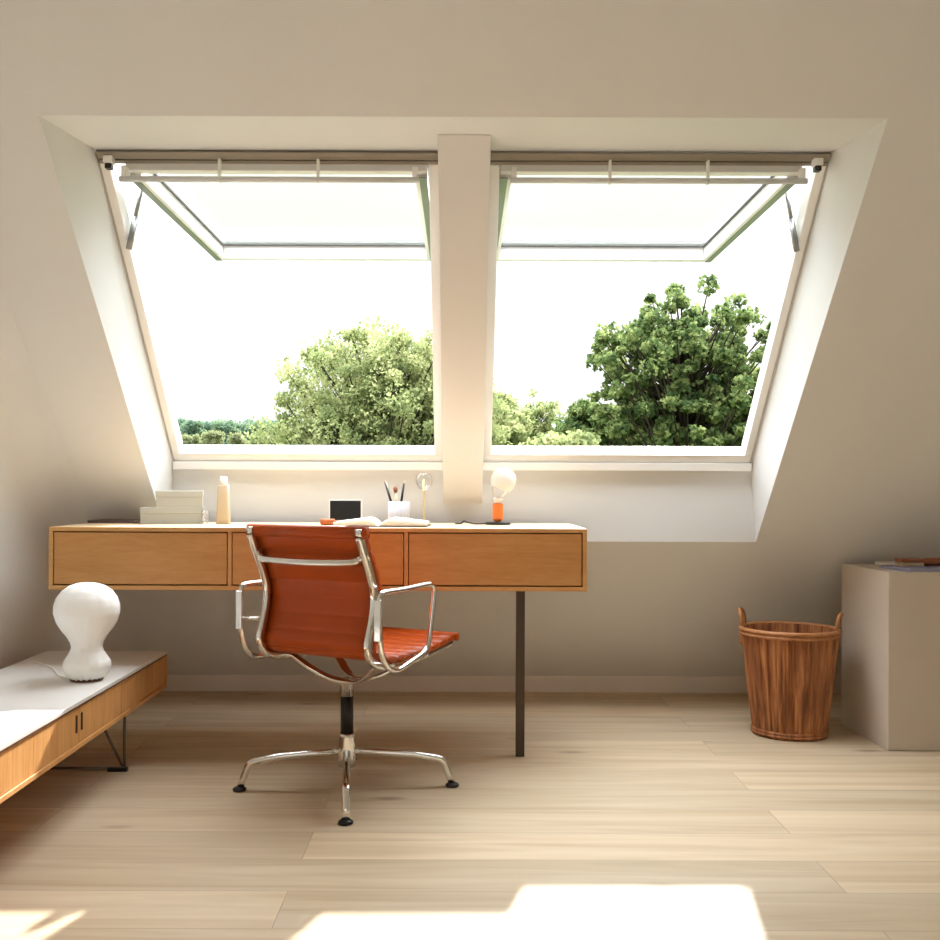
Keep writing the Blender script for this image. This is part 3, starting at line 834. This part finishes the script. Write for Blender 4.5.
def pages(sx, hgt, wd, z):
    m = MB(); n = 14; top = []; bot = []
    for i in range(n + 1):
        t_ = i / n
        xx = sx * (.002 + wd * t_)
        zz = hgt * (math.sin(min(1, t_ * 3.2) * PI / 2) * (1 - t_ * .62)) + .003
        top.append((xx, zz)); bot.append((xx, .0035))
    vs = []
    for y_ in (-.085, .085):
        vs += [(a, y_, b) for a, b in top] + [(a, y_, b) for a, b in bot]
    k = n + 1; fs = []
    for i in range(n):
        fs += [(i, i + 1, k + i + 1, k + i), (2 * k + i, 2 * k + i + 1, 3 * k + i + 1, 3 * k + i), (i, i + 1, 2 * k + i + 1, 2 * k + i), (k + i, k + i + 1, 3 * k + i + 1, 3 * k + i)]
    fs += [(0, k, 3 * k, 2 * k), (n, k + n, 3 * k + n, 2 * k + n)]
    m.add(vs, fs, True); return m
pages(1, .030, .150, 0).build('pages', M['paper'], bk, weld=True)
pages(-1, .030, .140, 0).build('pages', M['paper'], bk, weld=True)
MB().box(-.146, .156, -.088, .088, 0, .0033).build('cover', M['darkbook_shade'], bk, bevel=.001)
# pen cup
CY = 3.42
t = thing('pen_cup', 'pale fluted pencil cup standing behind the open book', 'cup', (px(399, CY), CY, ZD))
MB().lathe([(.030, 0), (.036, .002), (.036, .078), (.033, .078), (.031, .006), (.0008, .006)], 96, mod=lambda a, z: 1 + .03 * abs(math.sin(a * 9))).build('cup_body', M['cup'], t)
def stick(name, a, b, r, mat, label, tip=None):
    o = thing(name, label, 'brush' if 'brush' in name else 'pencil', (0, 0, 0))
    a, b = Vector(a), Vector(b)
    MB().tube([a, b], r, 10).build('shaft', mat, o)
    d = (b - a).normalized()
    if tip: MB().sweep([b, b + d * .012, b + d * .022], [(math.cos(2*PI*i/10), math.sin(2*PI*i/10)) for i in range(10)], scales=[r * 1.25, r * 1.9, r * .6], up=(0, 1, 0)).build('bristles', tip, o)
    else: MB().cone(b, b + d * .008, r, r * .3, 10).build('tip', M['beige'], o)
cxp = px(399, CY)
stick('pencil', (cxp - .006, CY - .005, ZD + .010), (px(385.5, CY), CY, ZD + .140), .0042, M['black'], 'black pencil leaning left in the pale pencil cup')
stick('pencil', (cxp + .000, CY - .012, ZD + .010), (px(404, CY), CY - .012, ZD + .138), .0042, M['black'], 'black pencil leaning right in the pale pencil cup')
stick('paint_brush', (cxp, CY + .012, ZD + .010), (px(395.5, CY), CY + .012, ZD + .108), .0042, M['brass'], 'short cream brush with brown tip between the two black pencils', M['brownobj'])
# glass candle stand
t = thing('candle_holder', 'thin pale candle stand with clear round glass left of the pillar', 'candle holder', (px(424, CY), CY, ZD))
MB().lathe([(.024, 0), (.024, .003), (.006, .006), (.0042, .010), (.0042, .110), (.0075, .113), (.0075, .116), (.005, .117), (.005, .152), (.001, .153)], 24).build('stem', M['brass'], t)
MB().lathe([(.0085, .117), (.020, .124), (.028, .140), (.029, .150), (.026, .164), (.020, .172), (.0194, .1715), (.0252, .1635), (.028, .150), (.027, .141), (.0195, .1255), (.009, .1185)], 32, cap=False).build('glass_bowl', M['clear'], t)
# bulb lamp
BY = 3.42
t = thing('bulb_lamp', 'small orange cylinder lamp with large frosted bulb right of the pillar', 'lamp', (px(498, BY), BY, ZD))
MB().lathe([(.041, 0), (.043, .002), (.043, .007), (.041, .009)], 40).build('base', M['black'], t)
MB().lathe([(.008, .009), (.018, .018), (.0185, .022), (.0185, .068), (.0165, .072), (.010, .072)], 32).build('socket', M['orange'], t)
ax = Matrix.Rotation(math.radians(20), 3, 'Y')
bulb = [(.013, 0), (.0135, .010), (.016, .020), (.024, .032), (.035, .046), (.0425, .064), (.0435, .080), (.039, .097), (.029, .110), (.016, .117), (.001, .119)]
b1 = [q for q in bulb if q[1] <= .047]; b2 = [q for q in bulb if q[1] >= .045]
MB().lathe(b1, 36, c=(-.008, 0, .078), axis=ax, cap=False).build('clear_bulb', M['clear'], t)
MB().lathe(b2, 36, c=(-.008, 0, .078), axis=ax, cap=False).build('frosted_cap', M['frosted'], t)
MB().lathe([(.012, .072), (.013, .082), (.018, .086), (.017, .092), (.006, .094)], 24).build('bulb_collar', M['white'], t)
co = MB(); co.tube(smooth_path([(-.040, 0, .004), (-.075, -.004, .003), (-.105, 0, .008), (-.115, .004, .012), (-.125, .004, .004), (-.145, .006, .003)], 6), .0022, 8).build('cord', M['black'], t)

# ------------------------------------------------------------------ outdoors
ground = MB()
nx_, ny_ = 60, 60
vs = []
def gh(x, y):
    d = max(0, y - 45)
    return -4.0 + 12.0 * (1 - math.exp(-(d / 115.0) ** 1.6)) + math.sin(x * .02) * min(1, d / 60) * .8
for j in range(ny_):
    y_ = 5.2 + 395 * (j / (ny_ - 1)) ** 2
    for i in range(nx_):
        x_ = (i / (nx_ - 1) - .5) * (60 + y_ * 2.2)
        vs.append((x_, y_, gh(x_, y_)))
ground.add(vs, [(j * nx_ + i, j * nx_ + i + 1, (j + 1) * nx_ + i + 1, (j + 1) * nx_ + i) for j in range(ny_ - 1) for i in range(nx_ - 1)], True)
M['field'] = plain('meadow', (76, 88, 48), .9, vary=.35, scale=.03, spec=.1)
structure(ground.build('ground', M['field']))

M['oakleaf'] = leaf_mat('broadleaf_foliage', (58, 76, 50), (96, 112, 66), (158, 166, 108), 2.4)
M['willow'] = leaf_mat('silvery_foliage', (104, 114, 76), (142, 150, 100), (188, 188, 138), 1.6)
M['farleaf'] = leaf_mat('hazed_distant_foliage', (76, 104, 96), (112, 132, 104), (160, 164, 124), .12)  # distance haze mixed into the leaf colours, lighter and bluer
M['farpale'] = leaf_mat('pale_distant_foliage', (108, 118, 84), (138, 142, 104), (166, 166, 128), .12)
M['bark'] = plain('bark', (58, 50, 42), .9, vary=.3, scale=6, spec=.1)

def leaves(centers, radii, count, size, flat=0.8, seed=0, droop=0.0):
    r = np.random.default_rng(seed)
    cs = np.repeat(np.array(centers), count, axis=0); rs = np.repeat(np.array(radii), count)
    n = len(cs)
    d = r.normal(size=(n, 3)); d /= np.linalg.norm(d, axis=1)[:, None]
    rad = rs * r.random(n) ** .45
    p = cs + d * rad[:, None] * np.array([1, 1, flat])
    a = r.normal(size=(n, 3)); a /= np.linalg.norm(a, axis=1)[:, None]
    b = np.cross(a, r.normal(size=(n, 3))); b /= np.linalg.norm(b, axis=1)[:, None]
    if droop: b[:, 2] -= droop; b /= np.linalg.norm(b, axis=1)[:, None]
    s = size * (.6 + .8 * r.random(n))[:, None]
    L_ = b * s; Wd = a * s * .5
    v = np.stack([p - L_ * .5, p + Wd, p + L_ * .6, p - Wd], axis=1).reshape(-1, 3)
    f = np.arange(4 * n).reshape(-1, 4)
    return v, f
def leaf_mesh(name, v, f, mat, parent, origin):
    me = bpy.data.meshes.new(name)
    me.vertices.add(len(v)); me.vertices.foreach_set('co', (v - np.array(origin)).ravel())
    me.loops.add(f.size); me.loops.foreach_set('vertex_index', f.ravel())
    me.polygons.add(len(f)); me.polygons.foreach_set('loop_start', np.arange(0, f.size, 4)); me.polygons.foreach_set('loop_total', np.full(len(f), 4))
    me.update(); me.validate()
    o = bpy.data.objects.new(name, me); COL.objects.link(o); me.materials.append(mat)
    if parent is not None: o.parent = parent
    return o

def big_tree(name, label, bx, by, top, crown_c, crown_r, mat, nclump, per, size, seed, clump=(.45, .8), keep=None, droop=0, group=None, shell=.55):
    """branches reach from the trunk to every clump"""
    r = random.Random(seed)
    gz = gh(bx, by)
    t = thing(name, label, 'tree', (bx, by, gz), group=group)
    cz, cr = crown_c, crown_r
    cl, rd = [], []
    tries = 0
    while len(cl) < nclump and tries < 40000:
        tries += 1
        d = Vector((r.gauss(0, 1), r.gauss(0, 1), r.gauss(0, 1))).normalized()
        rr = shell + (1 - shell) * r.random() if r.random() < .75 else r.random()
        p_ = Vector((bx + d.x * cr[0] * rr, by + d.y * cr[1] * rr, cz + d.z * cr[2] * rr))
        if keep and not keep(p_): continue
        cl.append(p_); rd.append(r.uniform(*clump))
    v, f = leaves([tuple(p_) for p_ in cl], rd, per, size, seed=seed, droop=droop)
    leaf_mesh('foliage', v, f, mat, t, (bx, by, gz))
    m = MB(); H = cz - gz
    tr = [(0, 0, 0), (.1, 0, H * .35), (-.05, .1, H * .7), (.05, 0, H * 1.15)]
    k = cr[0] / 4
    tp = smooth_path(tr, 5); m.tube(tp, .24 * k, 8, scales=[1.3 - 1.0 * i / (len(tp) - 1) for i in range(len(tp))])
    for p_ in cl:
        e = p_ - Vector((bx, by, gz))
        s = Vector((0, 0, max(H * .35, min(e.z - (abs(e.x) + abs(e.y)) * .7, H * 1.1))))
        mid = s.lerp(e, .55) + Vector((0, 0, -.12 * (e - s).length + r.uniform(-.1, .1)))
        bp = smooth_path([s, mid, e], 3)
        m.tube(bp, .06 * k, 5, scales=[1.3 - 1.1 * i / (len(bp) - 1) for i in range(len(bp))])
    m.build('trunk', M['bark'], t)
    return t
def P(x, y, d): return ((x - 462) * d / F, d, EYE + (488 - y) * d / F)

# broad oak in the right window: x 582..772, y 282.. below the sill
cx_, _, cz_ = P(686, 385, 40)
big_tree('oak_tree', 'large broad-leaved green tree with dark branches in the right window', cx_, 40, 0, cz_, (4.1, 3.4, 4.15), M['oakleaf'], 430, 85, .18, 11, (.2, .52), shell=.4)
# silvery willow spanning the left window and the pillar
cx_, _, cz_ = P(381, 425, 34)
big_tree('willow_tree', 'round pale green bushy tree in the left window', cx_, 34, 0, cz_, (4.0, 3.0, 3.3), M['willow'], 560, 190, .105, 12, (.3, .85), droop=.8, shell=.3)
# small slender tree and shrubs right of the pillar
cx_, _, cz_ = P(535, 430, 54)
big_tree('slender_tree', 'small thin tree in the right window beside the pillar', cx_, 54, 0, cz_, (1.5, 1.4, 2.1), M['willow'], 110, 60, .13, 13, (.25, .5), shell=.3)
cx_, _, cz_ = P(598, 440, 44)
big_tree('rounded_tree', 'dark green rounded tree low in the right window, left of the large tree', cx_, 44, 0, cz_, (2.0, 1.8, 1.8), M['oakleaf'], 170, 110, .17, 14, (.4, .7))
cx_, _, cz_ = P(568, 466, 35)
big_tree('rounded_tree', 'low green bush at the sill under the small thin tree', cx_, 35, 0, cz_, (1.55, 1.2, 1.05), M['willow'], 70, 220, .15, 15, (.35, .6))
cx_, _, cz_ = P(496, 440, 38)
big_tree('rounded_tree', 'yellow green bush in the right window, touching the pillar', cx_, 38, 0, cz_, (1.0, 1.2, 2.0), M['willow'], 70, 220, .14, 16, (.3, .6))
cx_, _, cz_ = P(742, 440, 48)
big_tree('rounded_tree', 'green tree behind the large tree at the right end of the sill', cx_, 48, 0, cz_, (2.6, 2, 2.2), M['oakleaf'], 90, 220, .18, 17, (.4, .8))
# far wood on the hillside: separate crowns
def far_tree(x, y, d, w, mat, label, seed, group):
    c = P(x, y, d); rr = w * d / F / 2
    r = random.Random(seed)
    gz = gh(c[0], d)
    t = thing('distant_tree', label, 'tree', (c[0], d, gz), group=group)
    cl, rd = [], []
    for k in range(44):
        a = r.random() * 2 * PI; q = r.random() ** .5 * .7
        cl.append((c[0] + rr * q * math.cos(a), d + rr * q * math.sin(a), c[2] - rr * .1 + rr * r.uniform(-1.7, .55))); rd.append(rr * r.uniform(.35, .5))
    v, f = leaves(cl, rd, 130, rr * .14, seed=seed)
    leaf_mesh('foliage', v, f, mat, t, (c[0], d, gz))
    MB().tube([(0, 0, 0), (0, 0, max(1.0, c[2] - gz - rr * 1.1))], rr * .09, 6).build('trunk', M['bark'], t)
r = random.Random(5)
i_ = 0
xx = 160
while xx < 318:
    dd = (165, 205)[i_ % 2]
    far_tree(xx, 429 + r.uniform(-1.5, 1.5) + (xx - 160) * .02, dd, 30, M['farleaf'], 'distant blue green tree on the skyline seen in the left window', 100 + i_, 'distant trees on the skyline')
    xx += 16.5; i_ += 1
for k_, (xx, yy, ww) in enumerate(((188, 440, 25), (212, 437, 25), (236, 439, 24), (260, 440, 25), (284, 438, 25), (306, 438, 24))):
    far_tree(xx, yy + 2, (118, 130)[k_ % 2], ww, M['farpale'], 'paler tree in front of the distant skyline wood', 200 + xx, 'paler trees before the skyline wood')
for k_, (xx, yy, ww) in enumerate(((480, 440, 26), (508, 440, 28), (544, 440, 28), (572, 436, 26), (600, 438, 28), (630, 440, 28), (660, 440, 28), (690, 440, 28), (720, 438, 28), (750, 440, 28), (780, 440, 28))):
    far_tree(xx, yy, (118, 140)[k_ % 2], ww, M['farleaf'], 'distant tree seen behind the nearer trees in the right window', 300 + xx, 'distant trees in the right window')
# blue hill on the horizon
hl = MB(); n = 40; vs = []
for i in range(n + 1):
    x_ = -260 + 620 * i / n
    hgt = 30 + 6 * math.sin(i * .35) + 3 * math.sin(i * .9 + 1) - 7 * (i < 14)
    vs += [(x_, 420, -6), (x_, 450, hgt * .8), (x_, 500, hgt)]
hl.add(vs, [(3 * i + k, 3 * i + 3 + k, 3 * i + 4 + k, 3 * i + 1 + k) for i in range(n) for k in range(2)], True)
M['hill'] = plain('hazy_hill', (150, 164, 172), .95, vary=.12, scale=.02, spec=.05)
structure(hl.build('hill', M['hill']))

# ------------------------------------------------------------------ light
wd = bpy.data.worlds.new('overcast_bright_sky'); S.world = wd; wd.use_nodes = True
nt = wd.node_tree; bg = nt.nodes['Background']
tc = nt.nodes.new('ShaderNodeTexCoord'); sx = nt.nodes.new('ShaderNodeSeparateXYZ'); cr = nt.nodes.new('ShaderNodeValToRGB')
nt.links.new(tc.outputs['Generated'], sx.inputs[0]); nt.links.new(sx.outputs['Z'], cr.inputs['Fac'])
cr.color_ramp.elements[0].position = 0.0; cr.color_ramp.elements[0].color = (0.085, 0.086, 0.086, 1)
cr.color_ramp.elements[1].position = 0.8; cr.color_ramp.elements[1].color = (0.87, 0.945, 1.0, 1)
kk = cr.color_ramp.elements.new(0.42); kk.color = (0.125, 0.127, 0.128, 1)
nt.links.new(cr.outputs['Color'], bg.inputs['Color'])
bg.inputs['Strength'].default_value = 11.8
sun = bpy.data.lights.new('sun', 'SUN'); so = bpy.data.objects.new('sun', sun); COL.objects.link(so)
sd = Vector((0.27, 1.0, 0.70)).normalized()      # towards the sun
so.rotation_euler = sd.to_track_quat('Z', 'Y').to_euler()
so.location = sd * 12
sun.energy = 10.5; sun.angle = math.radians(1.3); sun.color = (1.0, 0.975, 0.93)

S.cycles.use_denoising = True
S.cycles.max_bounces = 14; S.cycles.diffuse_bounces = 8; S.cycles.transparent_max_bounces = 16
S.cycles.caustics_reflective = False; S.cycles.caustics_refractive = False
S.cycles.sample_clamp_indirect = 6.0

# ------------------------------------------------------------------ camera
cam = bpy.data.cameras.new('camera'); co_ = bpy.data.objects.new('camera', cam); COL.objects.link(co_)
cam.sensor_width = 36.0; cam.lens = 36.0 * F / 940.0
cam.shift_x = (470 - 462) / 940.0; cam.shift_y = (488 - 470) / 940.0
co_.location = (0, 0, EYE)
co_.rotation_euler = (Matrix.Rotation(PI / 2, 3, 'X') @ Matrix.Rotation(math.radians(0.2), 3, 'Z')).to_euler()
cam.clip_start = 0.05; cam.clip_end = 2000
S.camera = co_
